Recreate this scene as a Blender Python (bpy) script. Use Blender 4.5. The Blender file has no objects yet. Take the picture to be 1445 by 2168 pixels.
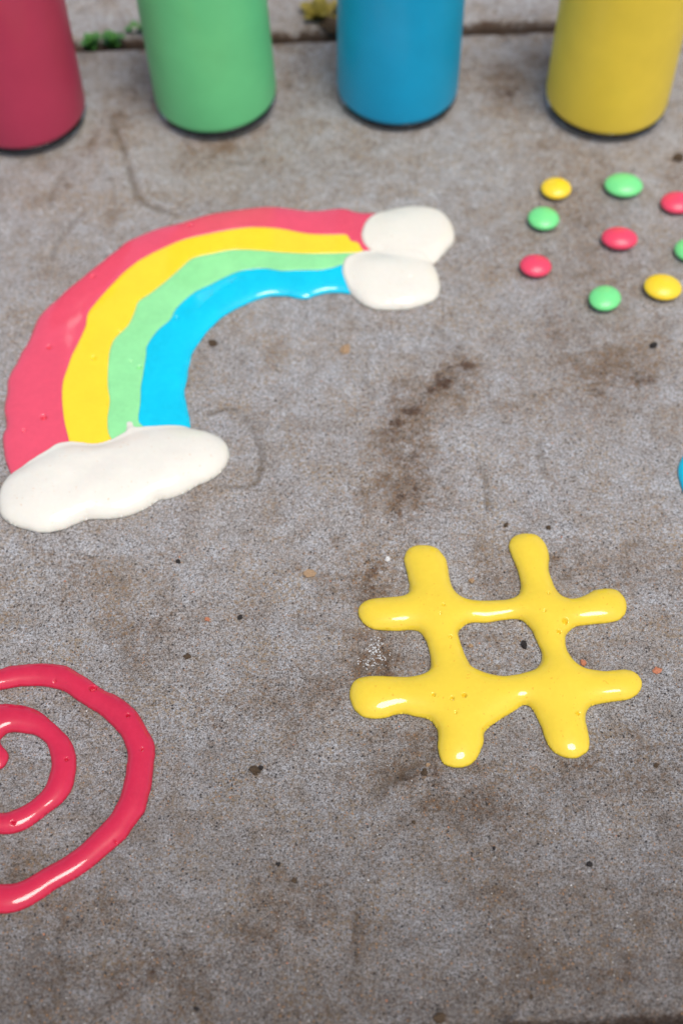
import bpy, bmesh, math, random
import numpy as np
from mathutils import Vector, Matrix, noise as mnoise

random.seed(7)
rng = np.random.default_rng(11)
SC = bpy.context.scene
COL = SC.collection

# ------------------------------------------------------------------ camera, world, sun, exposure
F = 3200.0                      # focal length in photo pixels
TH = math.radians(53.8)         # camera looks down by this much
CAMH = 0.510
CX, CY = 722.5, 1084.0
cam = bpy.data.cameras.new('camera'); cam_o = bpy.data.objects.new('camera', cam); COL.objects.link(cam_o)
cam.sensor_fit = 'HORIZONTAL'; cam.sensor_width = 14.9
cam.lens = F / 1445.0 * 14.9
cam.clip_start = 0.02; cam.clip_end = 400
cam_o.location = (0, 0, CAMH); cam_o.rotation_euler = (math.pi / 2 - TH, 0, 0)
cam.dof.use_dof = True; cam.dof.focus_distance = 0.577; cam.dof.aperture_fstop = 4.0
SC.camera = cam_o

SUN_EL, SUN_AZ = 69.0, 30.0      # sun behind the camera, a little to the right
w = bpy.data.worlds.new('World'); SC.world = w; w.use_nodes = True
nt = w.node_tree; bg = nt.nodes['Background']
sky = nt.nodes.new('ShaderNodeTexSky'); sky.sky_type = 'NISHITA'; sky.sun_disc = False
sky.sun_elevation = math.radians(SUN_EL); sky.sun_rotation = math.radians(180 - SUN_AZ)
sky.air_density = 1.0; sky.dust_density = 3.0; sky.ozone_density = 1.0
nt.links.new(sky.outputs[0], bg.inputs[0]); bg.inputs[1].default_value = 0.15
sl = bpy.data.lights.new('sun', 'SUN'); sl.energy = 2.0; sl.angle = math.radians(26); sl.color = (1.0, 0.95, 0.87)
so = bpy.data.objects.new('sun', sl); COL.objects.link(so)
sd = Vector((math.cos(math.radians(SUN_EL)) * math.sin(math.radians(SUN_AZ)),
             -math.cos(math.radians(SUN_EL)) * math.cos(math.radians(SUN_AZ)), math.sin(math.radians(SUN_EL))))
so.rotation_euler = (-sd).to_track_quat('-Z', 'Y').to_euler()
SC.view_settings.view_transform = 'Standard'; SC.view_settings.look = 'None'
SC.view_settings.exposure = 0.1; SC.view_settings.gamma = 1
SC.render.engine = 'CYCLES'

# ------------------------------------------------------------------ helpers
def G(px, py, z=0.0):
    """where the ray through a photo pixel meets the height z"""
    a, b = (px - CX) / F, -(py - CY) / F
    d = np.array([a, math.cos(TH) + b * math.sin(TH), -math.sin(TH) + b * math.cos(TH)])
    t = (z - CAMH) / d[2]
    return np.array([d[0] * t, d[1] * t])
def mpp(px, py):
    """metres per pixel across / in depth on the ground there"""
    p0 = G(px, py); return abs(G(px + 1, py)[0] - p0[0]), abs(G(px, py - 1)[1] - p0[1])

def spline(pts, closed=True, n=6):
    P = np.array(pts, float); N = len(P); out = []
    for i in range(N if closed else N - 1):
        if closed: a, b, c, d = P[i - 1], P[i], P[(i + 1) % N], P[(i + 2) % N]
        else: a, b, c, d = P[max(i - 1, 0)], P[i], P[i + 1], P[min(i + 2, N - 1)]
        for k in range(n):
            t = k / n
            out.append(0.5 * ((2 * b) + (c - a) * t + (2 * a - 5 * b + 4 * c - d) * t * t + (-a + 3 * b - 3 * c + d) * t ** 3))
    if not closed: out.append(P[-1])
    return np.array(out)
def ground(pts): return np.array([G(x, y) for x, y in pts])
def outline(pts, far=.0012, near=.0005, hole=False):
    """closed outline read at the height of the rim that is seen there (the far side shows its shoulder)"""
    P = np.array(pts, float); g = ground(P); n = np.roll(g, -1, 0) - np.roll(g, 1, 0); n /= np.linalg.norm(n, axis=1)[:, None] + 1e-12
    area = np.sum(g[:, 0] * np.roll(g[:, 1], -1) - np.roll(g[:, 0], -1) * g[:, 1]); ny = -n[:, 0] * (1 if area > 0 else -1) * (-1 if hole else 1)
    for _ in range(3): ny = (np.roll(ny, 1) + ny + np.roll(ny, -1)) / 3
    return np.array([G(x, y, near + (far - near) * max(0, q)) for (x, y), q in zip(P, ny)])
def zz(pts, s, ox, oy): return [(x * s + ox, y * s + oy) for x, y in pts]   # coordinates read off an enlarged crop

def vnoise(x, y, scale, seed=0):
    r = np.random.default_rng(seed); T = r.random((256, 256))
    X, Y = x * scale + 1000.3, y * scale + 1000.7
    xi, yi = np.floor(X).astype(int), np.floor(Y).astype(int); fx, fy = X - xi, Y - yi
    fx = fx * fx * (3 - 2 * fx); fy = fy * fy * (3 - 2 * fy)
    a, b = T[xi % 256, yi % 256], T[(xi + 1) % 256, yi % 256]
    c, d = T[xi % 256, (yi + 1) % 256], T[(xi + 1) % 256, (yi + 1) % 256]
    return (a * (1 - fx) + b * fx) * (1 - fy) + (c * (1 - fx) + d * fx) * fy
def fbm(x, y, scale, seed=0, o=4):
    s = 0; a = .5; t = 0
    for k in range(o): s = s + a * vnoise(x, y, scale * 2 ** k, seed + k); t += a; a *= .55
    return s / t

def poly_dist(px, py, loops):
    """signed distance (negative inside) and nearest point for a set of closed loops"""
    best = np.full(px.shape, 1e9); nx = np.zeros_like(px); ny = np.zeros_like(py); inside = np.zeros(px.shape, bool)
    for L in loops:
        A = L; B = np.roll(L, -1, axis=0)
        for a, b in zip(A, B):
            d = b - a; l2 = d @ d
            if l2 < 1e-16: continue
            t = np.clip(((px - a[0]) * d[0] + (py - a[1]) * d[1]) / l2, 0, 1)
            qx = a[0] + t * d[0]; qy = a[1] + t * d[1]
            dd = (px - qx) ** 2 + (py - qy) ** 2
            m = dd < best; best[m] = dd[m]; nx[m] = qx[m]; ny[m] = qy[m]
            if a[1] != b[1]:
                c = ((a[1] > py) != (b[1] > py)) & (px < (b[0] - a[0]) * (py - a[1]) / (b[1] - a[1]) + a[0])
                inside ^= c
    dist = np.sqrt(best)
    return np.where(inside, -dist, dist), nx, ny

def tag(o, label=None, cat=None, group=None, kind=None):
    if label: o['label'] = label
    if cat: o['category'] = cat
    if group: o['group'] = group
    if kind: o['kind'] = kind
    return o
def empty(name, loc, label, cat, group=None):
    o = bpy.data.objects.new(name, None); COL.objects.link(o); o.location = loc; o.empty_display_size = .01
    return tag(o, label, cat, group)
def mesh_obj(name, verts, faces, mat, parent=None, smooth=True, loc=None):
    me = bpy.data.meshes.new(name); me.from_pydata([tuple(v) for v in verts], [], [tuple(f) for f in faces]); me.update()
    if smooth: me.polygons.foreach_set('use_smooth', [True] * len(me.polygons))
    me.materials.append(mat)
    o = bpy.data.objects.new(name, me); COL.objects.link(o)
    if parent: o.parent = parent
    if loc is not None: o.location = loc
    return o

# ------------------------------------------------------------------ materials
class NT:
    def __init__(s, name):
        s.m = bpy.data.materials.new(name); s.m.use_nodes = True; s.t = s.m.node_tree
        s.b = s.t.nodes['Principled BSDF']; s.tc = s.t.nodes.new('ShaderNodeTexCoord')
    def n(s, k, **kw):
        o = s.t.nodes.new(k)
        for a, v in kw.items(): setattr(o, a, v)
        return o
    def l(s, a, b): s.t.links.new(a, b)
    def noise(s, scale, detail=2, rough=.5, dist=0, out='Fac'):
        o = s.n('ShaderNodeTexNoise'); s.l(s.tc.outputs['Object'], o.inputs['Vector'])
        o.inputs['Scale'].default_value = scale; o.inputs['Detail'].default_value = detail
        o.inputs['Roughness'].default_value = rough; o.inputs['Distortion'].default_value = dist
        return o.outputs[out]
    def ramp(s, fac, stops):
        o = s.n('ShaderNodeValToRGB'); e = o.color_ramp.elements
        while len(e) < len(stops): e.new(.5)
        for q, (p, c) in zip(e, stops):
            q.position = p; q.color = (*c, 1) if isinstance(c, tuple) else (c, c, c, 1)
        s.l(fac, o.inputs[0]); return o.outputs[0]
    def mix(s, f, a, b, bt='MIX'):
        o = s.n('ShaderNodeMix', data_type='RGBA', blend_type=bt)
        for v, i in ((f, 0), (a, 6), (b, 7)):
            if hasattr(v, 'links') or hasattr(v, 'is_linked'): s.l(v, o.inputs[i])
            else: o.inputs[i].default_value = v if i == 0 else (*v, 1)
        return o.outputs[2]
    def math(s, op, a, b=0.0, clamp=False):
        o = s.n('ShaderNodeMath', operation=op); o.use_clamp = clamp
        for v, i in ((a, 0), (b, 1)):
            if hasattr(v, 'is_linked'): s.l(v, o.inputs[i])
            else: o.inputs[i].default_value = v
        return o.outputs[0]
    def bump(s, h, dist, strength=1.0, prev=None):
        o = s.n('ShaderNodeBump'); o.inputs['Distance'].default_value = dist; o.inputs['Strength'].default_value = strength
        s.l(h, o.inputs['Height'])
        if prev is not None: s.l(prev, o.inputs['Normal'])
        return o.outputs[0]

def paint_mat(name, col, dark=.90, rough=.06, specks=None, lump=.0005):
    M = NT(name)
    n1 = M.noise(90, 3, .6); n2 = M.noise(420, 2, .6)
    c = M.mix(M.ramp(n1, [(.35, 0.), (.68, 1.)]), tuple(x * dark for x in col), col)
    c = M.mix(M.math('MULTIPLY', M.ramp(n2, [(.45, 0.), (.75, 1.)]), .5), c, tuple(min(1, x * 1.03 + .006) for x in col))
    if specks:
        n3 = M.noise(750, 1, .5)
        c = M.mix(M.math('MULTIPLY', M.ramp(n3, [(.70, 0.), (.76, 1.)]), .55), c, specks)
    M.l(c, M.b.inputs['Base Color'])
    b = M.b
    b.inputs['Roughness'].default_value = rough
    b.inputs['IOR'].default_value = 1.55
    b.inputs['Subsurface Weight'].default_value = .25
    b.inputs['Subsurface Radius'].default_value = (1, .6, .4)
    b.inputs['Subsurface Scale'].default_value = .0012
    M.l(M.bump(M.noise(40 if lump < .001 else 75, 2, .5), lump, .3, M.bump(M.noise(500, 1, .5), .00002, .4)), b.inputs['Normal'])
    return M.m

RED = (.70, .045, .095); YEL = (.90, .60, .022); GRN = (.235, .68, .27); BLU = (.003, .36, .72); CRM = (.775, .735, .63)
m_red = paint_mat('red_paint', (.78, .085, .14), .93); m_yel = paint_mat('yellow_paint', (.98, .66, .025), .95)
m_grn = paint_mat('green_paint', (.30, .76, .32)); m_blu = paint_mat('blue_paint', (.001, .57, .77))
m_crm = paint_mat('cream_paint', CRM, .975, specks=(.70, .52, .34), lump=.0022)
m_spi = paint_mat('crimson_paint', (.60, .019, .058), .9, .045, specks=(.5, .02, .05))
m_hash = paint_mat('golden_paint', (.83, .598, .042), .95, .045, specks=(.75, .33, .02))

def stone_mat(name, tint=1.0):
    M = NT(name)
    attr = lambda n: M.n('ShaderNodeAttribute', attribute_name=n).outputs['Fac']
    dirt, dark, crk = attr('dirt'), attr('soot'), attr('crack')
    # cement paste, light and dark grain, then dirt that tints it without hiding the grain
    t = tint
    big = M.noise(14, 4, .6); mid = M.noise(120, 5, .7); gr = M.noise(800, 5, .74); fine = M.noise(1750, 4, .78)
    paste = M.ramp(gr, [(.34, (.11 * t, .10 * t, .092 * t)), (.44, (.265 * t, .258 * t, .252 * t)), (.52, (.37 * t, .371 * t, .380 * t)), (.62, (.50 * t, .506 * t, .522 * t))])
    paste = M.mix(M.math('MULTIPLY', M.ramp(fine, [(.42, 1.), (.49, 0.)]), .85), paste, (.10, .080, .068))
    paste = M.mix(M.math('MULTIPLY', M.ramp(fine, [(.54, 0.), (.61, 1.)]), .55), paste, (.60 * t, .60 * t, .615 * t))
    c = M.mix(M.ramp(mid, [(.36, .75), (.58, 0.)]), paste, (.72, .66, .60), 'MULTIPLY')
    ochre = M.math('MULTIPLY', M.ramp(M.noise(40, 4, .65), [(.44, .1), (.62, 1.)]), M.ramp(M.noise(610, 4, .75), [(.49, 0.), (.58, 1.)]))
    c = M.mix(M.math('MULTIPLY', ochre, .68), c, (.34, .235, .12))
    c = M.mix(M.ramp(M.noise(26, 6, .72, .6), [(.47, 0.), (.62, .42)]), c, (.82, .725, .62), 'MULTIPLY')
    c = M.mix(M.ramp(M.noise(75, 6, .78), [(.50, 0.), (.63, .45)]), c, (.76, .69, .61), 'MULTIPLY')
    warm = M.math('MULTIPLY', M.ramp(M.noise(470, 4, .7, .3), [(.50, 0.), (.60, 1.)]), M.math('ADD', .18, M.math('MULTIPLY', dirt, .6)), True)
    c = M.mix(warm, c, (.29, .18, .10))
    gate = lambda n, a_, k, o, th: M.math('MULTIPLY', M.math('SUBTRACT', M.math('ADD', n, M.math('MULTIPLY', a_, o)), th), k, True)
    c = M.mix(gate(M.noise(210, 6, .8), dirt, 3.6, .27, .57), c, (.62, .53, .44), 'MULTIPLY')
    c = M.mix(M.math('MULTIPLY', dirt, .40, True), c, (.84, .77, .69), 'MULTIPLY')
    c = M.mix(gate(M.noise(300, 6, .82), dark, 5.5, .38, .62), c, (.42, .315, .25), 'MULTIPLY')
    c = M.mix(M.math('MULTIPLY', dark, .40, True), c, (.62, .55, .52), 'MULTIPLY')
    c = M.mix(M.math('MULTIPLY', crk, .85, True), c, (.10, .072, .045))
    c = M.mix(M.ramp(big, [(.38, .5), (.64, 0.)]), c, (.80, .76, .72), 'MULTIPLY')
    n_fr = attr('painted_shade')
    c = M.mix(n_fr, c, (.45, .43, .415), 'MULTIPLY')  # light falloff toward the near edge, painted into the slab colour
    # black pinholes and pale and orange sand grains
    def cells(scale, lo, pick, thr):
        v = M.n('ShaderNodeTexVoronoi'); M.l(M.tc.outputs['Object'], v.inputs['Vector']); v.inputs['Scale'].default_value = scale
        v.inputs['Randomness'].default_value = 1
        spot = M.ramp(v.outputs['Distance'], [(lo, 1.), (lo + .1, 0.)])
        sep = M.n('ShaderNodeSeparateColor'); M.l(v.outputs['Color'], sep.inputs[0])
        return M.math('MULTIPLY', spot, M.math('GREATER_THAN', sep.outputs[pick], thr))
    pits = cells(620, .20, 0, .88); pits2 = cells(1150, .26, 1, .70)
    c = M.mix(M.math('MULTIPLY', pits2, .65), c, (.045, .038, .035)); c = M.mix(M.math('MULTIPLY', pits, .85), c, (.022, .018, .017))
    c = M.mix(M.math('MULTIPLY', cells(1000, .24, 2, .955), .7), c, (.36, .17, .06)); c = M.mix(M.math('MULTIPLY', cells(1000, .2, 0, .985), .7), c, (.62, .60, .55))
    c = M.mix(1.0, c, (1.0, 1.02, 1.025), 'MULTIPLY')
    M.l(c, M.b.inputs['Base Color'])
    M.b.inputs['Roughness'].default_value = .82; M.b.inputs['IOR'].default_value = 1.4
    n = M.bump(M.noise(60, 3, .6), .0012, .5)
    n = M.bump(gr, .0005, .7, n); n = M.bump(fine, .00022, .7, n)
    n = M.bump(M.math('SUBTRACT', 1., M.math('MAXIMUM', pits, pits2)), .0005, .8, n)
    M.l(n, M.b.inputs['Normal'])
    return M.m
m_slab = stone_mat('weathered_concrete', 1.17); m_slab2 = stone_mat('pale_concrete', 1.4)

def simple(name, c1, c2, scale, rough=.8, bump=.0003, ramp=(.35, .65)):
    M = NT(name); f = M.noise(scale, 4, .6)
    M.l(M.mix(M.ramp(f, [(ramp[0], 0.), (ramp[1], 1.)]), c1, c2), M.b.inputs['Base Color'])
    M.b.inputs['Roughness'].default_value = rough; M.l(M.bump(f, bump, .7), M.b.inputs['Normal']); return M.m
m_soil = simple('dark_soil', (.004, .0035, .003), (.016, .012, .009), 180, .95, .002)
m_leafg = simple('green_leaf', (.035, .13, .02), (.09, .26, .05), 200, .5)
m_leafy = simple('yellow_leaf', (.16, .13, .015), (.30, .23, .03), 200, .6)
m_stem = simple('stem', (.10, .13, .03), (.16, .18, .05), 200, .6)

# ------------------------------------------------------------------ setting: soil, slabs
def grid_sheet(name, x0, x1, y0, y1, n, zf, mat):
    xs = np.linspace(x0, x1, n); ys = np.linspace(y0, y1, n); V = []; Fc = []
    for j in range(n):
        for i in range(n): V.append((xs[i], ys[j], zf(xs[i], ys[j])))
    for j in range(n - 1):
        for i in range(n - 1): a = j * n + i; Fc.append((a, a + 1, a + n + 1, a + n))
    return mesh_obj(name, V, Fc, mat)
gnd = grid_sheet('ground', -150, 150, -150, 150, 60, lambda x, y: -0.045, m_soil); tag(gnd, kind='structure')
bed = grid_sheet('soil', -1.3, 1.3, .70, .82, 120, lambda x, y: -0.015 + .005 * mnoise.noise((x * 60, y * 60, 0)), m_soil); tag(bed, kind='structure')

def seg_dist(X, Y, line):
    best = np.full(X.shape, 1e9)
    for a, b in zip(line[:-1], line[1:]):
        d = b - a; l2 = d @ d + 1e-12
        t = np.clip(((X - a[0]) * d[0] + (Y - a[1]) * d[1]) / l2, 0, 1)
        best = np.minimum(best, np.hypot(X - a[0] - t * d[0], Y - a[1] - t * d[1]))
    return best
# stains on the near slab: photo pixel centre, radii, strength
STAINS = [  # dirt
    (850, 1010, 75, 240, .95), (900, 840, 110, 75, .9), (815, 1250, 60, 160, .8), (1010, 1180, 30, 130, .4), (840, 1640, 120, 40, .6),
    (870, 900, 120, 130, .95), (960, 790, 70, 60, .75), (850, 1060, 130, 120, .6), (800, 1200, 90, 120, .95), (800, 1400, 110, 110, .95),
    (1290, 760, 120, 110, .75), (1200, 690, 60, 40, .4), (330, 1330, 120, 60, .55), (700, 1460, 70, 70, .65), (1060, 1370, 110, 70, .55),
    (930, 1270, 60, 60, .7), (1240, 1390, 100, 60, .6), (890, 1560, 120, 60, .6), (960, 1700, 150, 60, .5), (60, 1640, 80, 60, .45), (30, 1840, 90, 60, .7),
    (180, 450, 120, 60, .35), (420, 320, 110, 40, .45), (260, 250, 60, 70, .6), (620, 170, 40, 60, .5), (1060, 170, 80, 60, .45), (1130, 120, 60, 40, .5),
    (1430, 370, 50, 50, .6), (1180, 560, 120, 90, .25), (180, 1930, 170, 90, .6), (640, 1900, 190, 120, .45), (1150, 1900, 250, 120, .4), (330, 2060, 260, 110, .55),
    (1350, 1650, 160, 110, .35), (1380, 1200, 160, 180, .25), (520, 2000, 300, 120, .35), (200, 1250, 150, 60, .25), (1100, 2050, 300, 90, .55), (500, 1450, 150, 90, .35)]
SOOT = [(850, 880, 70, 60, .3), (955, 780, 55, 45, .3), (880, 960, 70, 60, .25), (830, 1190, 60, 60, .25), (1290, 790, 70, 50, .25),
        (1180, 700, 50, 30, .35), (240, 260, 60, 60, .35), (280, 200, 60, 60, .4), (640, 170, 50, 70, .35), (1080, 150, 60, 60, .35), (300, 1330, 60, 30, .3), (920, 1640, 60, 30, .4), (690, 1460, 40, 60, .35),
        (740, 1650, 25, 40, .25), (200, 2110, 200, 60, .3), (1350, 2050, 150, 60, .3), (760, 1990, 40, 160, .3)]
_r = random.Random(5)
for _ln, _n, _w, _a in (([(985, 750), (930, 815), (860, 870), (825, 905)], 16, 26, .8), ([(820, 890), (850, 950), (870, 1010), (850, 1090), (830, 1130)], 20, 30, .5), ([(815, 1160), (800, 1220), (790, 1260)], 9, 34, .55),
                        ([(800, 1340), (850, 1380), (790, 1430)], 9, 34, .45), ([(1250, 700), (1290, 770), (1310, 830)], 12, 36, .4), ([(930, 1590), (860, 1640), (800, 1690)], 14, 20, .4), ([(700, 1400), (690, 1500)], 6, 26, .35)):
    _P = spline(_ln, False, 8)
    for _i in range(_n):
        _q = _P[_r.randrange(len(_P))]; SOOT.append((_q[0] + _r.gauss(0, _w * .5), _q[1] + _r.gauss(0, _w * .35), _w * _r.uniform(.35, 1.1), _w * _r.uniform(.3, .8), _a * _r.uniform(.6, 1.2)))
CRACKS = [  # scratches and ridges
    ([(238, 255), (262, 320), (280, 385), (300, 425), (330, 440), (375, 452)], 2.2, .8), ([(160, 350), (120, 390), (106, 435)], 2.0, .45), ([(175, 450), (130, 500), (110, 545)], 2.0, .5),
    ([(440, 875), (490, 865), (522, 890), (545, 940), (550, 985), (540, 1020), (515, 1030), (460, 1028)], 1.6, .75), ([(915, 690), (950, 720), (975, 738)], 1.3, .6),
    ([(925, 1590), (880, 1620), (830, 1655), (795, 1680)], 2.4, .6), ([(1020, 990), (1027, 1030), (1032, 1080)], 1.2, .7), ([(1140, 930), (1145, 985), (1160, 1010)], 1.3, .6),
    ([(750, 1880), (752, 1980), (748, 2080)], 1.6, .5), ([(780, 750), (770, 800), (790, 840)], 1.4, .35), ([(1310, 740), (1345, 790), (1350, 830)], 1.5, .45),
    ([(440, 330), (500, 345), (560, 340)], 2.0, .5), ([(60, 690), (85, 700), (130, 660)], 1.6, .5), ([(1020, 1100), (1030, 1300)], 1.5, .25)]

def slab(name, P00, P10, P01, P11, nx, ny, mat, marked, seed, top=0.0, thick=.045, gap=None):
    """a cast slab between four corners: displaced top, rounded worn edge, sides"""
    P00, P10, P01, P11 = map(np.array, (P00, P10, P01, P11))
    ease = lambda n: np.unique(np.concatenate([np.linspace(0, .012, 7), np.linspace(.012, .988, n), np.linspace(.988, 1, 7)]))
    U, V = np.meshgrid(ease(nx), ease(ny)); NX, NY = U.shape[1], U.shape[0]
    B = lambda k: (P00[k] * (1 - U) + P10[k] * U) * (1 - V) + (P01[k] * (1 - U) + P11[k] * U) * V
    X, Y = B(0), B(1)
    W, D = np.linalg.norm(P10 - P00), np.linalg.norm(P01 - P00)
    ed = np.minimum(np.minimum(U, 1 - U) * W, np.minimum(V, 1 - V) * D)
    r = .0025 + .0035 * fbm(X, Y, 60, seed + 40)
    t = np.clip(1 - ed / r, 0, 1)
    Z = top - r * (1 - np.sqrt(np.maximum(0, 1 - t * t)))
    chip = np.clip(fbm(X, Y, 90, seed + 3) - .60, 0, 1) * np.clip(1 - ed / .010, 0, 1) * .03
    Z -= chip
    Z += (fbm(X, Y, 9, seed + 5) - .5) * .0008 + (fbm(X, Y, 120, seed + 6, 3) - .5) * .00035
    dirt = np.zeros_like(X); soot = np.zeros_like(X); crk = np.zeros_like(X)
    wob = (fbm(X, Y, 40, seed + 8) - .5) * 1.5; wob2 = (fbm(X, Y, 160, seed + 9) - .5) * 1.3
    if marked:
        for L, out in ((STAINS, dirt), (SOOT, soot)):
            for (px, py, rx, ry, a) in L:
                c = G(px, py); sx, sy = mpp(px, py)
                q = np.sqrt(((X - c[0]) / (rx * sx)) ** 2 + ((Y - c[1]) / (ry * sy)) ** 2)
                np.maximum(out, a * np.clip(1.18 - q + wob * 1.1 + wob2 * .9, 0, 1), out=out)
        for pts, wd, a in CRACKS:
            L = ground(spline(pts, False, 5)); dd = seg_dist(X + wob * .0012, Y + wob2 * .0012, L) / .001
            m = np.clip(1.3 - dd / wd, 0, 1) * (.45 + .55 * np.clip(fbm(X, Y, 200, seed + 12) * 2.4 - .6, 0, 1))
            np.maximum(crk, m * a, out=crk); Z -= .0007 * a * np.exp(-(dd / (wd * .8)) ** 2)
            Z += .0004 * a * np.exp(-((dd - wd * 1.6) / wd) ** 2)
    dirt += np.clip(fbm(X, Y, 22, seed + 20) - .50, 0, 1) * 1.5 + np.clip(fbm(X, Y, 75, seed + 21) - .56, 0, 1) * 1.6
    soot += np.clip(fbm(X, Y, 33, seed + 22) - .62, 0, 1) * 1.3
    fr = np.clip(1.05 - V * D / .19 + wob * .22 + wob2 * .12, 0, 1); fr = fr * (1.0 if marked else 0.0); fr = fr ** 1.15  # mask of the painted front shade, broken up by noise
    edge = np.clip(1 - ed / .05 + wob * .5, 0, 1); dirt += .18 * edge; soot += .18 * np.clip(1 - ed / .018 + wob * .4, 0, 1) + .7 * np.clip(1.2 - ed / .0022 + wob2 * .5, 0, 1)
    dirt = np.clip(dirt, 0, 1.2)
    verts = np.stack([X.ravel(), Y.ravel(), Z.ravel()], 1); n0 = len(verts)
    idx = np.arange(n0).reshape(NY, NX)
    f = np.stack([idx[:-1, :-1].ravel(), idx[:-1, 1:].ravel(), idx[1:, 1:].ravel(), idx[1:, :-1].ravel()], 1)
    rim = np.concatenate([idx[0, :], idx[1:, -1], idx[-1, -2::-1], idx[-2:0:-1, 0]])
    low = verts[rim].copy(); low[:, 2] = top - thick
    m = len(rim); fs = [(rim[i], n0 + i, n0 + (i + 1) % m, rim[(i + 1) % m]) for i in range(m)]
    o = mesh_obj(name, np.vstack([verts, low]), [tuple(int(k) for k in q) for q in f] + [tuple(int(k) for k in q) for q in fs], mat)
    for nm, arr, lowv in (('dirt', dirt, 1.), ('soot', soot, 2.), ('crack', crk, .6), ('painted_shade', fr, 1.)):
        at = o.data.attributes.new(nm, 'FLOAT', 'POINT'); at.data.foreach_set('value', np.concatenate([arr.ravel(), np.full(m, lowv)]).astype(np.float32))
    return tag(o, kind='structure')

def on_line(a, b, x):
    a, b = np.array(a), np.array(b); t = (x - a[0]) / (b[0] - a[0]); return a + t * (b - a)
FA, FB = G(155, 103), G(1185, 60)
NA, NB = G(1000, 2177), G(1445, 2155)
XL, XR = -.43, .43
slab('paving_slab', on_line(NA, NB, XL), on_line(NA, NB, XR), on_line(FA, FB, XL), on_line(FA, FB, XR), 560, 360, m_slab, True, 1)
up = np.array([0, .0070])
f0, f1 = on_line(FA, FB, XL * 1.0) + up, on_line(FA, FB, XR * 1.0) + up
k = (f1 - f0) / np.linalg.norm(f1 - f0)
slab('paving_slab', f0 - k * .2, f0 + k * .62, f0 - k * .2 + np.array([0, .5]), f0 + k * .62 + np.array([0, .5]), 260, 160, m_slab2, False, 50, top=.0005)
slab('paving_slab', f0 + k * .63, f0 + k * 1.4, f0 + k * .63 + np.array([0, .5]), f0 + k * 1.4 + np.array([0, .5]), 60, 60, m_slab2, False, 80, top=.002)
# neighbours left, right and in front
n0_, n1_ = on_line(NA, NB, XL), on_line(NA, NB, XR)
slab('paving_slab', n0_ + np.array([-.62, 0]), n0_ + np.array([-.012, 0]), on_line(FA, FB, XL) + np.array([-.62, 0]), on_line(FA, FB, XL) + np.array([-.012, 0]), 60, 60, m_slab, False, 90)
slab('paving_slab', n1_ + np.array([.012, 0]), n1_ + np.array([.62, 0]), on_line(FA, FB, XR) + np.array([.012, 0]), on_line(FA, FB, XR) + np.array([.62, 0]), 60, 60, m_slab, False, 95)

# ------------------------------------------------------------------ poured paint
def screened(phi, h, lam, iters=420):
    ins = phi < 0; u = np.zeros_like(phi); near = ins & (phi > -1.25 * h); free = ins & ~near
    u[near] = .93 * (-phi[near]) / lam
    k = (lam / h) ** 2; J, I = np.indices(phi.shape); par = ((I + J) % 2).astype(bool)
    om = 2 / (1 + math.sin(math.pi / (8 * lam / h)))
    om = min(om, 1.85)
    for it in range(iters):
        for c in (par, ~par):
            s = np.zeros_like(u); s[1:-1, 1:-1] = u[2:, 1:-1] + u[:-2, 1:-1] + u[1:-1, 2:] + u[1:-1, :-2]
            new = (1 + k * s) / (1 + 4 * k); m = free & c
            u[m] += om * (new[m] - u[m])
    return np.clip(u, 0, 2)

class Pour:
    """height field of a puddle of thick paint with the given outline loops (ground metres)"""
    def __init__(s, loops, h=.0004, H=.004, lam=.004, pits=(), seed=0, wob=.00018, und=.20):
        s.h = h; P = np.vstack(loops); lo = P.min(0) - 4 * h; hi = P.max(0) + 4 * h
        s.x = np.arange(lo[0], hi[0], h); s.y = np.arange(lo[1], hi[1], h); s.X, s.Y = np.meshgrid(s.x, s.y)
        s.loops = [s.ripple(L, seed, wob) for L in loops]
        s.phi, s.nx, s.ny = poly_dist(s.X, s.Y, s.loops)
        u = screened(s.phi, h, lam)
        s.Z = H * u / np.sqrt(u + .10) * 1.06 * (1 + (fbm(s.X, s.Y, 45, seed + 2, 2) - .5) * und)
        for (px, py, r, dp) in pits:
            c = G(px, py, H * .8); q = np.hypot(s.X - c[0], s.Y - c[1]) / (r * .78)
            s.Z -= np.minimum(dp * 1.7, .0028) * np.exp(-q ** 4)
        s.Z = np.where(s.phi < 0, np.maximum(s.Z, 0.0002), 0)
    @staticmethod
    def ripple(L, seed, a):
        c = L - L.mean(0); n = np.roll(L, -1, 0) - np.roll(L, 1, 0); n /= np.linalg.norm(n, axis=1)[:, None] + 1e-9
        n = np.stack([n[:, 1], -n[:, 0]], 1)
        w = (fbm(L[:, 0], L[:, 1], 220, seed + 77, 3) - .5) * 4 * a
        return L + n * w[:, None]
    def zat(s, x, y):
        fx = (x - s.x[0]) / s.h; fy = (y - s.y[0]) / s.h; i = np.clip(fx.astype(int), 0, len(s.x) - 2); j = np.clip(fy.astype(int), 0, len(s.y) - 2)
        fx -= i; fy -= j; Z = s.Z
        return (Z[j, i] * (1 - fx) + Z[j, i + 1] * fx) * (1 - fy) + (Z[j + 1, i] * (1 - fx) + Z[j + 1, i + 1] * fx) * fy

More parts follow.
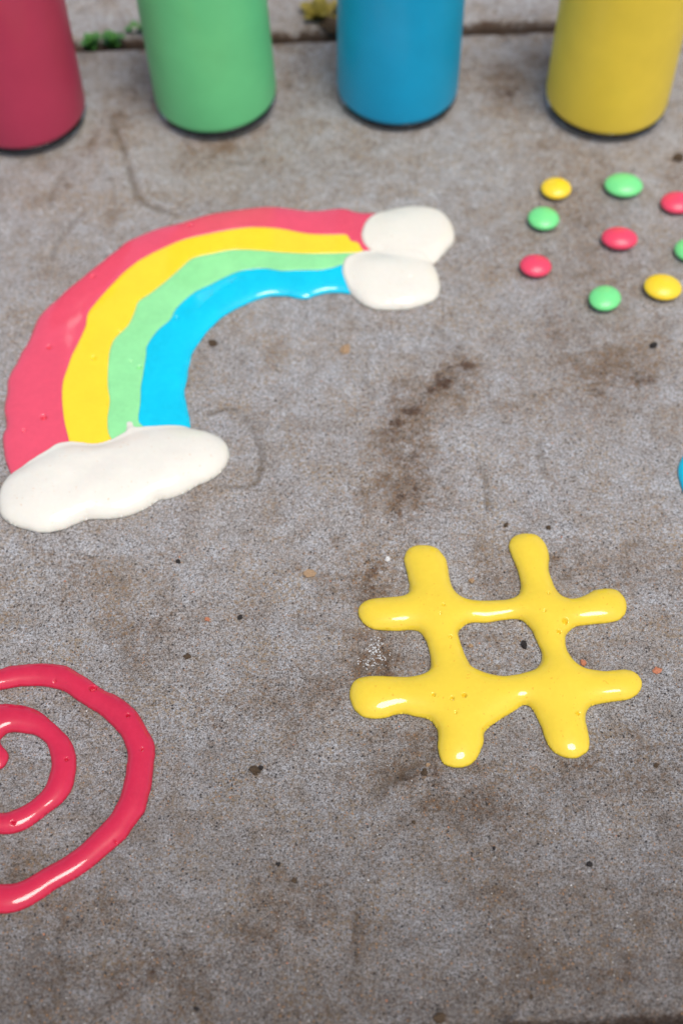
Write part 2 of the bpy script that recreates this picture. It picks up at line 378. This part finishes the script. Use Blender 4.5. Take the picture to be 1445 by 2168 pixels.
def pour_mesh(name, P, mat, parent=None, loops=None, base=0.0, rim=.0007, tuck=.0011, groove=None, label=None, z_extra=None, origin=None):
    """mesh of the pour (or of the piece of it inside `loops`) with a clean rim tucked in underneath"""
    if loops is None: phi, nx, ny = P.phi, P.nx, P.ny
    else:
        phi, nx, ny = poly_dist(P.X, P.Y, loops)
    h = P.h; X, Y = P.X.copy(), P.Y.copy(); ok = phi < .5 * h; snap = np.abs(phi) < .5 * h
    X[snap] = nx[snap]; Y[snap] = ny[snap]
    Z = P.zat(X.ravel(), Y.ravel()).reshape(X.shape)
    if loops is None: Z[snap] = 0
    if groove is not None: Z = Z - groove * np.exp(-(np.abs(phi) / .0009) ** 2)
    if z_extra is not None: Z = z_extra(X, Y, Z)
    Z = base + rim + np.maximum(Z, 0)
    idx = -np.ones(phi.shape, int); idx[ok] = np.arange(ok.sum())
    V = np.stack([X[ok], Y[ok], Z[ok]], 1)
    a, b, c, d = idx[:-1, :-1].ravel(), idx[:-1, 1:].ravel(), idx[1:, 1:].ravel(), idx[1:, :-1].ravel()
    Q = np.stack([a, b, c, d], 1); cnt = (Q >= 0).sum(1)
    fq = Q[cnt == 4].tolist(); ft = [[v for v in q if v >= 0] for q in Q[cnt == 3].tolist()]
    faces = fq + ft
    ec = {}
    for f in faces:
        for i in range(len(f)):
            e = (f[i], f[(i + 1) % len(f)])
            if (e[1], e[0]) in ec: del ec[(e[1], e[0])]
            else: ec[e] = 1
    Zb = {}; VL = V.tolist(); nv = len(VL)
    gy, gx = np.gradient(phi, h); GX = gx[ok]; GY = gy[ok]
    for (i, j) in ec:
        for k in (i, j):
            if k not in Zb:
                g = np.array([GX[k], GY[k]]); g /= np.linalg.norm(g) + 1e-9
                Zb[k] = len(VL); VL.append([V[k, 0] - g[0] * tuck, V[k, 1] - g[1] * tuck, base - .0006])
    for (i, j) in ec: faces.append([j, i, Zb[i], Zb[j]])
    VL = np.array(VL)
    org = origin if origin is not None else np.array([VL[:nv, 0].mean(), VL[:nv, 1].mean(), 0.0])
    if parent is not None: org = np.zeros(3) if origin is None else origin
    VL = VL - org
    if parent is not None and origin is None: VL[:, :2] -= np.array(parent.location)[:2]
    o = mesh_obj(name, VL, faces, mat, parent)
    if parent is None: o.location = org
    if label: o['label'] = label
    return o

def pits(lst, s, ox, oy): return [(x * s + ox, y * s + oy, r, d) for (x, y, r, d) in lst]

# --- hash sign
S4 = 745 / 1445
HASH = [(300, 200), (315, 165), (345, 146), (385, 141), (425, 150), (455, 175), (478, 215), (485, 270), (500, 315), (530, 350), (580, 366), (650, 370), (720, 368), (762, 352), (776, 320), (770, 270), (755, 225), (735, 180), (728, 145), (745, 112), (780, 96), (820, 96), (855, 110), (885, 145), (895, 190), (895, 240), (912, 300), (935, 340), (970, 360), (1010, 360), (1050, 345), (1080, 328), (1120, 321), (1165, 325), (1195, 345), (1213, 380), (1210, 420), (1185, 450), (1140, 465), (1080, 470), (1010, 480), (975, 500), (963, 530), (972, 580), (1000, 620), (1035, 645), (1080, 655), (1130, 660), (1190, 652), (1240, 662), (1270, 690), (1278, 720), (1262, 755), (1225, 778), (1170, 788), (1110, 797), (1065, 808), (1048, 830), (1045, 860), (1055, 910), (1062, 950), (1055, 990), (1025, 1015), (985, 1022), (940, 1010), (900, 980), (875, 935), (860, 890), (835, 835), (815, 808), (785, 805), (740, 835), (690, 865), (650, 895), (632, 920), (625, 960), (605, 1010), (575, 1045), (530, 1060), (480, 1052), (450, 1025), (438, 985), (438, 930), (430, 890), (400, 860), (350, 850), (310, 840), (270, 843), (220, 855), (165, 858), (120, 843), (90, 810), (76, 765), (80, 725), (105, 695), (150, 682), (210, 680), (280, 685), (340, 680), (390, 665), (408, 640), (405, 590), (390, 540), (365, 505), (330, 495), (270, 497), (200, 495), (150, 480), (120, 450), (111, 420), (120, 390), (150, 368), (200, 358), (260, 355), (310, 345), (322, 310), (312, 265), (303, 230)]
HOLE = [(555, 472), (590, 463), (640, 463), (700, 455), (745, 450), (785, 457), (820, 490), (845, 540), (862, 585), (860, 625), (830, 655), (780, 670), (720, 678), (660, 673), (600, 655), (565, 625), (545, 580), (530, 535), (525, 500)]
hash_loops = [outline(spline(zz(HASH, S4, 700, 1080), True, 4)), outline(spline(zz(HOLE, S4, 700, 1080), True, 4), hole=True)]
hp = pits([(421, 762, .0008, .0011), (497, 778, .0008, .0011), (547, 765, .0010, .0014), (490, 515, .0008, .001), (937, 492, .0009, .0012), (962, 450, .0013, .0015), (1013, 830, .0009, .0012), (462, 393, .0007, .0008), (893, 338, .0007, .0008), (878, 414, .0006, .0006), (512, 834, .0006, .0006), (448, 428, .0005, .0005)], S4, 700, 1080)
PH = Pour(hash_loops, .00032, .0066, .0062, hp, 3)
o = pour_mesh('hash_sign', PH, m_hash)
tag(o, 'glossy yellow hash sign poured in thick paint on the concrete', 'hash sign')

# --- spiral
S5 = 400 / 1355
SPI = [(0, 225), (80, 200), (200, 188), (300, 182), (400, 188), (480, 205), (550, 240), (620, 285), (700, 345), (760, 380), (850, 420), (940, 490), (1000, 560), (1040, 630), (1075, 690), (1105, 760), (1112, 820), (1103, 900), (1100, 980), (1085, 1080), (1060, 1180), (1035, 1260), (980, 1330), (920, 1420), (850, 1490), (780, 1550), (700, 1620), (600, 1700), (500, 1760), (400, 1810), (300, 1880), (200, 1940), (100, 1975), (0, 1982),
       (-110, 1960), (-220, 1925), (-280, 1860), (-250, 1790), (-150, 1765), (0, 1765), (100, 1760), (200, 1725), (300, 1660), (430, 1590), (540, 1520), (650, 1420), (740, 1330), (800, 1260), (850, 1160), (880, 1060), (900, 960), (912, 880), (905, 810), (880, 730), (830, 660), (760, 590), (680, 530), (560, 460), (480, 400), (400, 370), (300, 352), (200, 352), (100, 360), (0, 380),
       (-150, 425), (-300, 510), (-410, 640), (-470, 840), (-440, 1030), (-340, 1180), (-180, 1255), (0, 1257), (80, 1245), (170, 1200), (260, 1140), (320, 1070), (355, 990), (368, 900), (355, 820), (320, 750), (260, 710), (180, 690), (110, 683), (50, 692), (15, 720), (4, 748), (22, 782), (45, 810), (62, 850), (55, 895), (30, 930), (0, 948), (-60, 955), (-120, 900), (-150, 800), (-150, 680), (-110, 560), (-50, 495), (0, 478), (60, 473), (150, 480), (250, 510), (340, 570), (420, 640), (480, 700), (525, 770), (545, 850), (550, 930), (540, 1020), (510, 1100), (460, 1170), (390, 1235), (300, 1300), (200, 1370), (100, 1405), (0, 1415),
       (-220, 1420), (-440, 1330), (-590, 1130), (-640, 850), (-570, 560), (-390, 370), (-190, 270)]
sp = pits([(660, 345, .0016, .0018), (912, 543, .0009, .0013), (430, 357, .0008, .0012), (470, 857, .0008, .0012), (1016, 787, .0007, .001), (88, 1310, .0008, .0012), (388, 290, .0006, .0008), (820, 1440, .0006, .0008)], S5, 0, 1350)
PS = Pour([outline(spline(zz(SPI, S5, 0, 1350), True, 4))], .00034, .0066, .0062, sp, 9)
o = pour_mesh('spiral', PS, m_spi)
tag(o, 'glossy crimson spiral poured in thick paint at the left edge', 'spiral')

# --- rainbow
S6 = 1000 / 1445; S7 = 600 / 1445
z6 = lambda p: zz(p, S6, 0, 400); z7 = lambda p: zz(p, S7, 0, 750)
C0 = z7([(110, 680), (55, 610), (25, 520), (15, 420), (33, 360), (25, 270), (38, 190), (42, 130), (75, 60), (103, 5)]) + z6([(65, 500), (90, 460), (120, 390), (180, 330), (225, 290), (300, 230), (350, 190), (395, 155), (480, 120), (560, 100), (640, 75), (740, 60), (840, 52), (950, 65), (1040, 57), (1100, 70), (1180, 74), (1250, 100)])
C1 = z7([(360, 520), (352, 440), (330, 350), (318, 250), (320, 150), (345, 70), (368, 5)]) + z6([(240, 470), (262, 420), (270, 380), (300, 340), (345, 290), (390, 245), (440, 210), (500, 180), (560, 155), (640, 137), (720, 122), (780, 117), (860, 122), (940, 137), (1010, 140), (1058, 140), (1072, 158), (1095, 165), (1115, 190), (1180, 205)])
C2 = z7([(585, 500), (572, 440), (552, 400), (548, 330), (560, 240), (550, 170), (550, 90), (556, 5)]) + z6([(335, 500), (350, 460), (390, 420), (410, 380), (424, 345), (460, 320), (510, 280), (550, 245), (590, 212), (650, 198), (710, 187), (790, 188), (860, 194), (940, 198), (1000, 198), (1060, 196), (1115, 196), (1180, 214)])
C3 = z7([(800, 430), (755, 385), (715, 355), (705, 320), (715, 250), (718, 170), (730, 100), (744, 5)]) + z6([(450, 480), (480, 435), (520, 400), (540, 365), (590, 320), (640, 295), (690, 270), (740, 250), (810, 243), (860, 250), (920, 248), (980, 247), (1020, 240), (1050, 232), (1120, 236)])
C4 = z7([(985, 450), (976, 390), (970, 340), (955, 270), (942, 200), (950, 150), (965, 60), (978, 5)]) + z6([(585, 510), (610, 470), (650, 420), (700, 380), (760, 350), (820, 330), (870, 328), (930, 338), (970, 325), (1010, 318), (1070, 322), (1130, 330)])
C = [spline(c, False, 5) for c in (C0, C1, C2, C3, C4)]
Pour_loops = [outline(np.vstack([C[0], C[4][::-1]]))]
rp = pits([(583, 112, .0013, .0016), (285, 268, .0013, .0016), (152, 488, .0013, .0018), (540, 398, .0010, .0009), (365, 440, .0008, .0006)], S6, 0, 400) + pits([(225, 330, .0015, .002), (712, 75, .0012, .0012), (480, 28, .0013, .0014), (125, 395, .0010, .0008), (668, 44, .0008, .0006)], S7, 0, 750)
PR = Pour(Pour_loops, .0005, .0034, .0065, rp, 21, und=.08)
root = empty('rainbow', (*Pour_loops[0].mean(0), 0), 'red, yellow, green and blue striped rainbow arch poured in paint', 'rainbow')
OUT0 = PR.loops[0]; n0 = len(C[0]); e0, e4 = OUT0[:n0], OUT0[n0:][::-1]
edges = [e0] + [np.array([G(x, y, .0036) for x, y in C[k]]) for k in (1, 2, 3)] + [e4]
for k, (nm, mt) in enumerate((('red_stripe', m_red), ('yellow_stripe', m_yel), ('green_stripe', m_grn), ('blue_stripe', m_blu))):
    pour_mesh(nm, PR, mt, root, [np.vstack([edges[k], edges[k + 1][::-1]])], groove=.00022, tuck=(.0009 if k in (0, 3) else .0001))

# --- clouds
CL = [(5, 680), (50, 620), (110, 590), (190, 540), (250, 505), (290, 478), (350, 465), (420, 468), (490, 475), (560, 455), (620, 425), (642, 408), (646, 375), (660, 360), (680, 368), (692, 388), (720, 390), (760, 385), (850, 378), (930, 376), (1000, 385), (1080, 405), (1140, 440), (1170, 490), (1165, 550), (1130, 600), (1070, 645), (1000, 675), (950, 705), (880, 735), (810, 748), (775, 772), (700, 812), (600, 838), (540, 845), (460, 843), (400, 865), (320, 895), (230, 912), (150, 900), (60, 870), (10, 830), (-6, 780), (-6, 725)]
PC = Pour([outline(spline(z7(CL), True, 4))], .00045, .0086, .0088, [], 31, und=.42)
def over(*Ps):
    def f(X, Y, Z):
        B = np.maximum(0, np.max([P.zat(X.ravel(), Y.ravel()).reshape(X.shape) for P in Ps], axis=0)) + np.minimum(.0010, Z * .5)
        return .5 * (Z + B + np.sqrt((Z - B) ** 2 + .0012 ** 2)) - .0006 * np.clip(1 - Z / .002, 0, 1)
    return f
o = pour_mesh('cloud', PC, m_crm, z_extra=over(PR))
tag(o, 'long cream paint cloud at the lower left foot of the rainbow', 'cloud', 'cream clouds at the rainbow ends')
U1 = [(1165, 72), (1210, 60), (1280, 53), (1340, 65), (1378, 100), (1390, 150), (1370, 185), (1345, 215), (1318, 235), (1250, 250), (1180, 230), (1125, 198), (1103, 165), (1108, 130), (1130, 95)]
U2 = [(1055, 225), (1090, 207), (1130, 200), (1200, 203), (1270, 207), (1312, 222), (1335, 250), (1347, 300), (1335, 335), (1300, 355), (1250, 368), (1190, 372), (1130, 365), (1090, 340), (1060, 305), (1045, 265)]
c2 = G(845, 545)
root = empty('cloud', (c2[0], c2[1], 0), 'cream paint cloud of two round blobs at the upper right end of the rainbow', 'cloud', 'cream clouds at the rainbow ends')
PU1 = Pour([outline(spline(z6(U1), True, 5))], .00045, .0064, .0080, [], 41, und=.2)
PU2 = Pour([outline(spline(z6(U2), True, 5))], .00045, .0072, .0080, [(1255 * S6, 400 + 270 * S6, .0010, .0006)], 47, und=.3)
pour_mesh('cloud_puff', PU1, m_crm, root, z_extra=over(PR), label='smoother far blob of the cloud')
pour_mesh('cloud_puff', PU2, m_crm, root, z_extra=over(PR, PU1), label='near blob of the cloud, lapping over the far one')

# --- blue blob at the right edge
BB = [(1434, 1005), (1436, 985), (1443, 968), (1456, 955), (1480, 948), (1520, 945), (1560, 950), (1590, 975), (1592, 1010), (1570, 1042), (1520, 1060), (1480, 1062), (1455, 1052), (1441, 1032)]
PB = Pour([outline(spline(BB, True, 5))], .00045, .0062, .0060, [], 61)
o = pour_mesh('paint_blob', PB, m_blu)
tag(o, 'rounded blue paint blob cut off by the right edge of the picture', 'paint blob')

# ------------------------------------------------------------------ paint bottles
def lathe(profile, n=72, cap_first=False, cap_last=False):
    V = []; Fc = []
    for (r, z) in profile:
        for k in range(n): a = 2 * math.pi * k / n; V.append((r * math.cos(a), r * math.sin(a), z))
    for j in range(len(profile) - 1):
        for k in range(n):
            a = j * n + k; b = j * n + (k + 1) % n; Fc.append((a, b, b + n, a + n))
    if cap_first: Fc.append(tuple(range(n))[::-1])
    if cap_last: Fc.append(tuple((len(profile) - 1) * n + k for k in range(n)))
    return V, Fc
M = NT('bottle_glass'); M.b.inputs['Transmission Weight'].default_value = 1; M.b.inputs['Roughness'].default_value = .03
M.b.inputs['IOR'].default_value = 1.42; M.l(M.mix(M.noise(30, 2), (.86, .91, .89), (.88, .93, .91)), M.b.inputs['Base Color']); m_glass = M.m
def fill_mat(name, c):
    M = NT(name); n = M.noise(35, 3, .6)
    M.l(M.mix(M.ramp(n, [(.3, 0.), (.7, 1.)]), tuple(x * .90 for x in c), c), M.b.inputs['Base Color'])
    M.b.inputs['Roughness'].default_value = .5; M.b.inputs['Specular IOR Level'].default_value = .25; M.b.inputs['Coat Weight'].default_value = .25; M.b.inputs['Coat Roughness'].default_value = .2; return M.m
RB = .0315
base_p = [(.0005, .0016), (.012, .0014), (.022, .0008), (.0262, 0), (.0285, .0003), (.0303, .0015), (.0311, .0032), (.0311, .0042), (.0290, .0050), (.0005, .0052)]
top_p = [(.0313, .1100), (.0313, .112), (.0308, .119), (.0285, .127), (.0245, .135), (.0195, .142), (.0160, .149), (.0145, .156), (.0142, .170), (.0155, .172), (.0160, .176), (.0150, .179),
         (.0128, .179), (.0122, .170), (.0125, .156), (.0142, .149), (.0178, .142), (.0228, .134), (.0266, .126), (.0290, .118), (.0296, .1101)]
fill = [(.0005, .0053), (.0270, .0053), (.0291, .0052), (.0303, .0048), (.0311, .0060), (RB, .0085), (RB, .03), (RB, .06), (RB, .09), (RB, .1085), (.0305, .1095), (.0005, .1097)]
BOT = [('red', 42, 330, (.50, .042, .095), 'clear glass bottle of red paint, leftmost in the row', -1.6),
       ('green', 454, 297, (.16, .64, .25), 'clear glass bottle of green paint, second from the left', -3.0),
       ('blue', 843, 276, (.001, .37, .62), 'clear glass bottle of blue paint between green and yellow', 0),
       ('yellow', 1291, 299, (.92, .66, .06), 'clear glass bottle of yellow paint, rightmost in the row', 1.2)]
gv, gf = lathe(base_p, cap_first=True, cap_last=True); tv, tf = lathe(top_p + top_p[:1]); fv, ff = lathe(fill, cap_first=True, cap_last=True)
glass0 = None
for nm, px, py, c, lab, lean in BOT:
    g = G(px, py); d = g / np.linalg.norm(g); ctr = g + np.array([0, .0285])
    r = empty('bottle', (ctr[0], ctr[1], .0004), lab, 'bottle', 'glass bottles of coloured paint standing in a row')
    r.rotation_euler = (0, math.radians(lean), 0); r.location[2] += .0262 * math.sin(abs(math.radians(lean)))
    if glass0 is None: glass0 = mesh_obj('glass_base', gv, gf, m_glass, r), mesh_obj('glass_neck', tv, tf, m_glass, r)
    else:
        for q_ in glass0: gl = q_.copy(); COL.objects.link(gl); gl.parent = r
    mesh_obj('paint', fv, ff, fill_mat(nm + '_bottled_paint', c), r)

# ------------------------------------------------------------------ candies
def candy_mat(name, c):
    M = NT(name); n = M.noise(300, 3, .6)
    M.l(M.mix(M.ramp(n, [(.3, 0.), (.7, 1.)]), tuple(x * .93 for x in c), c), M.b.inputs['Base Color'])
    M.b.inputs['Roughness'].default_value = .22; M.b.inputs['IOR'].default_value = 1.5
    M.b.inputs['Subsurface Weight'].default_value = .15; M.b.inputs['Subsurface Scale'].default_value = .001
    M.l(M.bump(M.noise(350, 2), .0001, .35), M.b.inputs['Normal']); return M.m
cm = {'red': candy_mat('red_shell', (.85, .065, .13)), 'green': candy_mat('green_shell', (.20, .76, .26)), 'yellow': candy_mat('yellow_shell', (.95, .66, .03))}
prof = []
for i in range(25):
    t = -math.pi / 2 + math.pi * i / 24; cc, ss = math.cos(t), math.sin(t)
    prof.append((max(1e-4, 1.0 * abs(cc) ** 1.0), .5 + .5 * math.copysign(abs(ss) ** 1.12, ss) * (1 - .10 * cc)))
CAN = [('yellow', 1177, 398, 64, 48, 5, 'round yellow candy, farthest to the left at the back of the scatter'), ('green', 1320, 391, 80, 50, -8, 'wide green candy at the back of the scatter'),
       ('red', 1434, 428, 72, 48, 8, 'red candy at the right edge, farthest back of the reds'), ('green', 1150, 462, 66, 52, -8, 'green candy on the left between a yellow and a red candy'),
       ('red', 1311, 504, 76, 50, -4, 'red candy in the middle of the scatter'), ('green', 1461, 529, 66, 52, 0, 'green candy cut in half by the right edge'),
       ('red', 1133, 562, 67, 50, 0, 'red candy at the left front of the scatter'), ('green', 1280, 631, 66, 58, -32, 'green candy nearest the camera, tilted oval'), ('yellow', 1402, 607, 80, 57, -4, 'large yellow candy at the right front of the scatter')]
cv, cf = lathe(prof, 48)
for (nm, px, py, wd, ht, rot, lab) in CAN:
    sx, sy = mpp(px, py); e = math.atan2(CAMH, G(px, py)[1])
    R = wd * sx / 2; T = .0074 if wd < 75 else .0080
    want = ht * sx / 2; k_ = math.sqrt(max(1e-6, (want ** 2 - (T / 2 * math.cos(e)) ** 2))) / math.sin(e)
    c = G(px, py, T / 2)
    if nm + 'c' not in bpy.data.meshes:
        o = mesh_obj('candy', cv, cf, cm[nm]); o.data.name = nm + 'c'
    else:
        o = bpy.data.objects.new('candy', bpy.data.meshes[nm + 'c']); COL.objects.link(o)
    o.scale = (R, max(k_, R * .85), T); o.location = (c[0], c[1], -.0001); o.rotation_euler = (math.radians(random.uniform(-2, 2)), math.radians(random.uniform(-2, 2)), math.radians(rot))
    tag(o, lab, 'candy', 'coloured candies scattered on the concrete')

# ------------------------------------------------------------------ crumbs, chips, grit
def stone_mesh(seed, sub=2, rough=.35, flat=.7):
    bm = bmesh.new(); bmesh.ops.create_icosphere(bm, subdivisions=sub, radius=1)
    for v in bm.verts:
        n = mnoise.noise(v.co * 1.3 + Vector((seed * 7.1, seed, 0))) + .5 * mnoise.noise(v.co * 3 + Vector((0, seed * 3.3, 0)))
        v.co *= 1 + rough * n; v.co.z *= flat
    V = [tuple(v.co) for v in bm.verts]; Fc = [tuple(q.index for q in f.verts) for f in bm.faces]; bm.free(); return V, Fc
m_crk = {'black': simple('black_crumb', (.010, .008, .007), (.03, .022, .018), 1500), 'brown': simple('brown_crumb', (.022, .013, .007), (.12, .072, .032), 1200), 'tan': simple('tan_crumb', (.30, .18, .09), (.50, .34, .20), 1200),
         'orange': simple('orange_chip', (.42, .13, .06), (.62, .26, .14), 1200), 'white': simple('white_chip', (.7, .68, .64), (.85, .84, .8), 1500)}
CRUMBS = [(540, 1633, 10, 'brown', 'dark brown earth crumb, larger piece between the spiral and hash sign', 1.3), (552, 1627, 5, 'black', 'small black crumb touching the dark brown earth crumb', 1), (898, 1638, 7, 'brown', 'brown crumb just below left of the hash sign', 1.2),
          (905, 1621, 5, 'tan', 'tan crumb beside the lower left leg of the hash sign', 1.2), (1108, 1367, 8, 'black', 'black crumb inside the middle square of the hash sign', .9), (996, 1369, 5, 'tan', 'pale tan crumb at the left inside the hash square', .9),
          (997, 1232, 6, 'tan', 'tan stone crumb between the two upper arms of the hash sign', 1.3), (655, 1216, 12, 'tan', 'flat tan flake on the open concrete left of the hash sign', .5), (730, 740, 13, 'tan', 'flat tan flake below the upper right cloud', .45), (450, 728, 9, 'brown', 'flat brown flake beside the inner edge of the blue stripe', .4),
          (1390, 1421, 9, 'orange', 'orange chip right of the hash sign', .5), (1234, 1404, 7, 'orange', 'pale orange chip in the notch on the right side of the hash sign', .7), (1247, 1831, 6, 'black', 'black crumb on the lower right of the slab', 1.1),
          (589, 1831, 5, 'black', 'black crumb low in the middle of the slab', 1), (622, 1866, 6, 'brown', 'brown crumb beside the low middle black crumb', .8), (875, 1742, 4, 'brown', 'small brown crumb in front of the hash sign', 1), (1388, 1622, 5, 'brown', 'brown crumb at the right edge in front of the hash sign', 1), (1045, 1797, 4, 'black', 'black crumb on the lower right, left of the larger one', 1),
          (416, 2137, 6, 'black', 'black crumb near the bottom edge of the slab', 1), (1124, 2112, 5, 'brown', 'brown crumb near the slab front edge on the right', 1), (930, 2158, 11, 'brown', 'brown debris piece on the slab front edge', .8),
          (377, 1190, 5, 'black', 'black crumb below the lower left cloud', .9), (396, 1391, 7, 'brown', 'hollow brown seed husk right of the spiral', .7), (438, 1312, 5, 'orange', 'tiny rust red crumb between the cloud and hash sign', 1), (508, 1308, 6, 'black', 'flat black crumb left of the hash sign', .6),
          (1382, 733, 8, 'black', 'black crumb in front of the candies at the right', .8), (1070, 1113, 5, 'brown', 'small brown crumb above the hash sign', 1), (1160, 1118, 5, 'brown', 'brown crumb above the upper right arm of the hash sign', .8),
          (820, 1185, 5, 'white', 'white chip left of the upper left arm of the hash sign', .9), (1435, 335, 12, 'brown', 'brown crumb behind the candies at the right edge', .6), (704, 58, 26, 'brown', 'brown clod of earth in the joint beside the blue bottle', .5)]
for i, (px, py, r, k_, lab, fl) in enumerate(CRUMBS):
    if r == 0: continue
    V, Fc = stone_mesh(i + 1, 3, .55, 1); c = G(px, py); s = mpp(px, py)[0] * r
    o = mesh_obj('crumb', V, Fc, m_crk[k_], smooth=False); o.location = (c[0], c[1], s * fl * .55); o.scale = (s, s * random.uniform(.7, 1), s * fl * .8)
    o.rotation_euler = (0, 0, random.uniform(0, 6)); tag(o, lab, 'crumb', 'crumbs of dirt and stone on the slab')

# too small and many to count: sand grit
allL = [L for P in (PH, PS, PR, PC, PU1, PU2, PB) for L in P.loops]
def scatter(n, y0=400, y1=2140):
    px = rng.random(n) * 1560 - 60; py = y0 + rng.random(n) * (y1 - y0); g = np.array([G(a, b) for a, b in zip(px, py)])
    keep = np.ones(n, bool)
    for P in (PH, PS, PR, PC, PU1, PU2, PB):
        f, _, _ = poly_dist(g[:, 0], g[:, 1], P.loops); keep &= f > .0008
    return g[keep], px[keep], py[keep]
g, gpx, gpy = scatter(1300)
# gather part of it where dirt collects
stones = [stone_mesh(100 + i, 1, .4, .7) for i in range(6)]
def grit(name, pts, sizes, mat, label):
    V = []; Fc = []
    for (x, y), s in zip(pts, sizes):
        v, f = stones[random.randrange(6)]; a = random.uniform(0, 6.28); ca, sa = math.cos(a), math.sin(a); b = len(V); el = random.uniform(.6, 1)
        V += [(x + (p[0] * ca - p[1] * el * sa) * s, y + (p[0] * sa + p[1] * el * ca) * s, p[2] * s + s * .35) for p in v]; Fc += [tuple(q + b for q in t) for t in f]
    return tag(mesh_obj(name, V, Fc, mat, smooth=False), label, 'grit', kind='stuff')
N = len(g); sz = .00012 + .00034 * rng.random(N) ** 3
q = N // 2
grit('grit', g[:q], sz[:q], m_crk['black'], 'fine black grit strewn over the whole concrete slab')
grit('grit', g[q:q + N // 4], sz[q:q + N // 4] * .9, m_crk['orange'], 'fine orange and rust grit strewn over the slab')
grit('grit', g[q + N // 4:q + 3 * N // 8], sz[q + N // 4:q + 3 * N // 8], m_crk['brown'], 'fine brown grit strewn over the slab')
grit('grit', g[q + 3 * N // 8:], sz[q + 3 * N // 8:] * .7, m_crk['white'], 'fine pale sand grains strewn over the slab')
fl = []
for _ in range(125):
    a, b = random.choice([(793, 1378), (788, 1372), (800, 1388), (768, 1402), (792, 1400), (796, 1362), (812, 1396)]); fl.append(G(a + random.gauss(0, 8), b + random.gauss(0, 7)))
grit('powder', fl, [random.uniform(.00014, .00044) for _ in fl], simple('white_powder', (.5, .5, .49), (.68, .68, .66), 900), 'patch of white powder flakes between the left arms of the hash sign')

# ------------------------------------------------------------------ weeds in the joint
def leaf_mesh(L, W):
    V = []; Fc = []; n = 8
    for i in range(n + 1):
        t = i / n; ww = W * math.sin(math.pi * min(1, t * .93 + .05)) ** .8; zc = .25 * L * math.sin(t * 2.2)
        V += [(t * L, -ww, zc + ww * .3), (t * L, 0, zc), (t * L, ww, zc + ww * .3)]
    for i in range(n):
        for j in (0, 1): a = i * 3 + j; Fc.append((a, a + 1, a + 4, a + 3))
    base = len(V); V2 = [(x, y, z - .0002) for x, y, z in V]; Fc2 = [tuple(reversed([k + base for k in f])) for f in Fc]
    return V + V2, Fc + Fc2
def weed(px, py, s, n, mat, lab, cat='weed'):
    c = G(px, py); r = empty('weed', (c[0], c[1], -.010), lab, cat, 'weeds growing in the joint between the slabs')
    V, Fc = lathe([(.0007, 0), (.0006, .004), (.0004, .009)], 8); mesh_obj('stem', V, Fc, m_stem, r)
    for i in range(n):
        V, Fc = leaf_mesh(s * random.uniform(.7, 1.1), s * .36); o = mesh_obj('leaf', V, Fc, mat, r)
        o.location = (0, 0, .004 + .006 * i / n); o.rotation_euler = (0, -random.uniform(.2, .9), i * 2.4 + random.random())
weed(192, 92, .009, 7, m_leafg, 'small green weed next to the red bottle, leftmost in the joint')
weed(237, 84, .009, 7, m_leafg, 'small green weed in the joint, middle one of three')
weed(287, 64, .008, 6, m_leafg, 'small green weed in the joint beside the green bottle')
weed(672, 38, .013, 9, m_leafy, 'yellow green weed in the joint beside the blue bottle')
weed(703, 30, .012, 8, m_leafy, 'browner yellow weed half hidden behind the blue bottle')
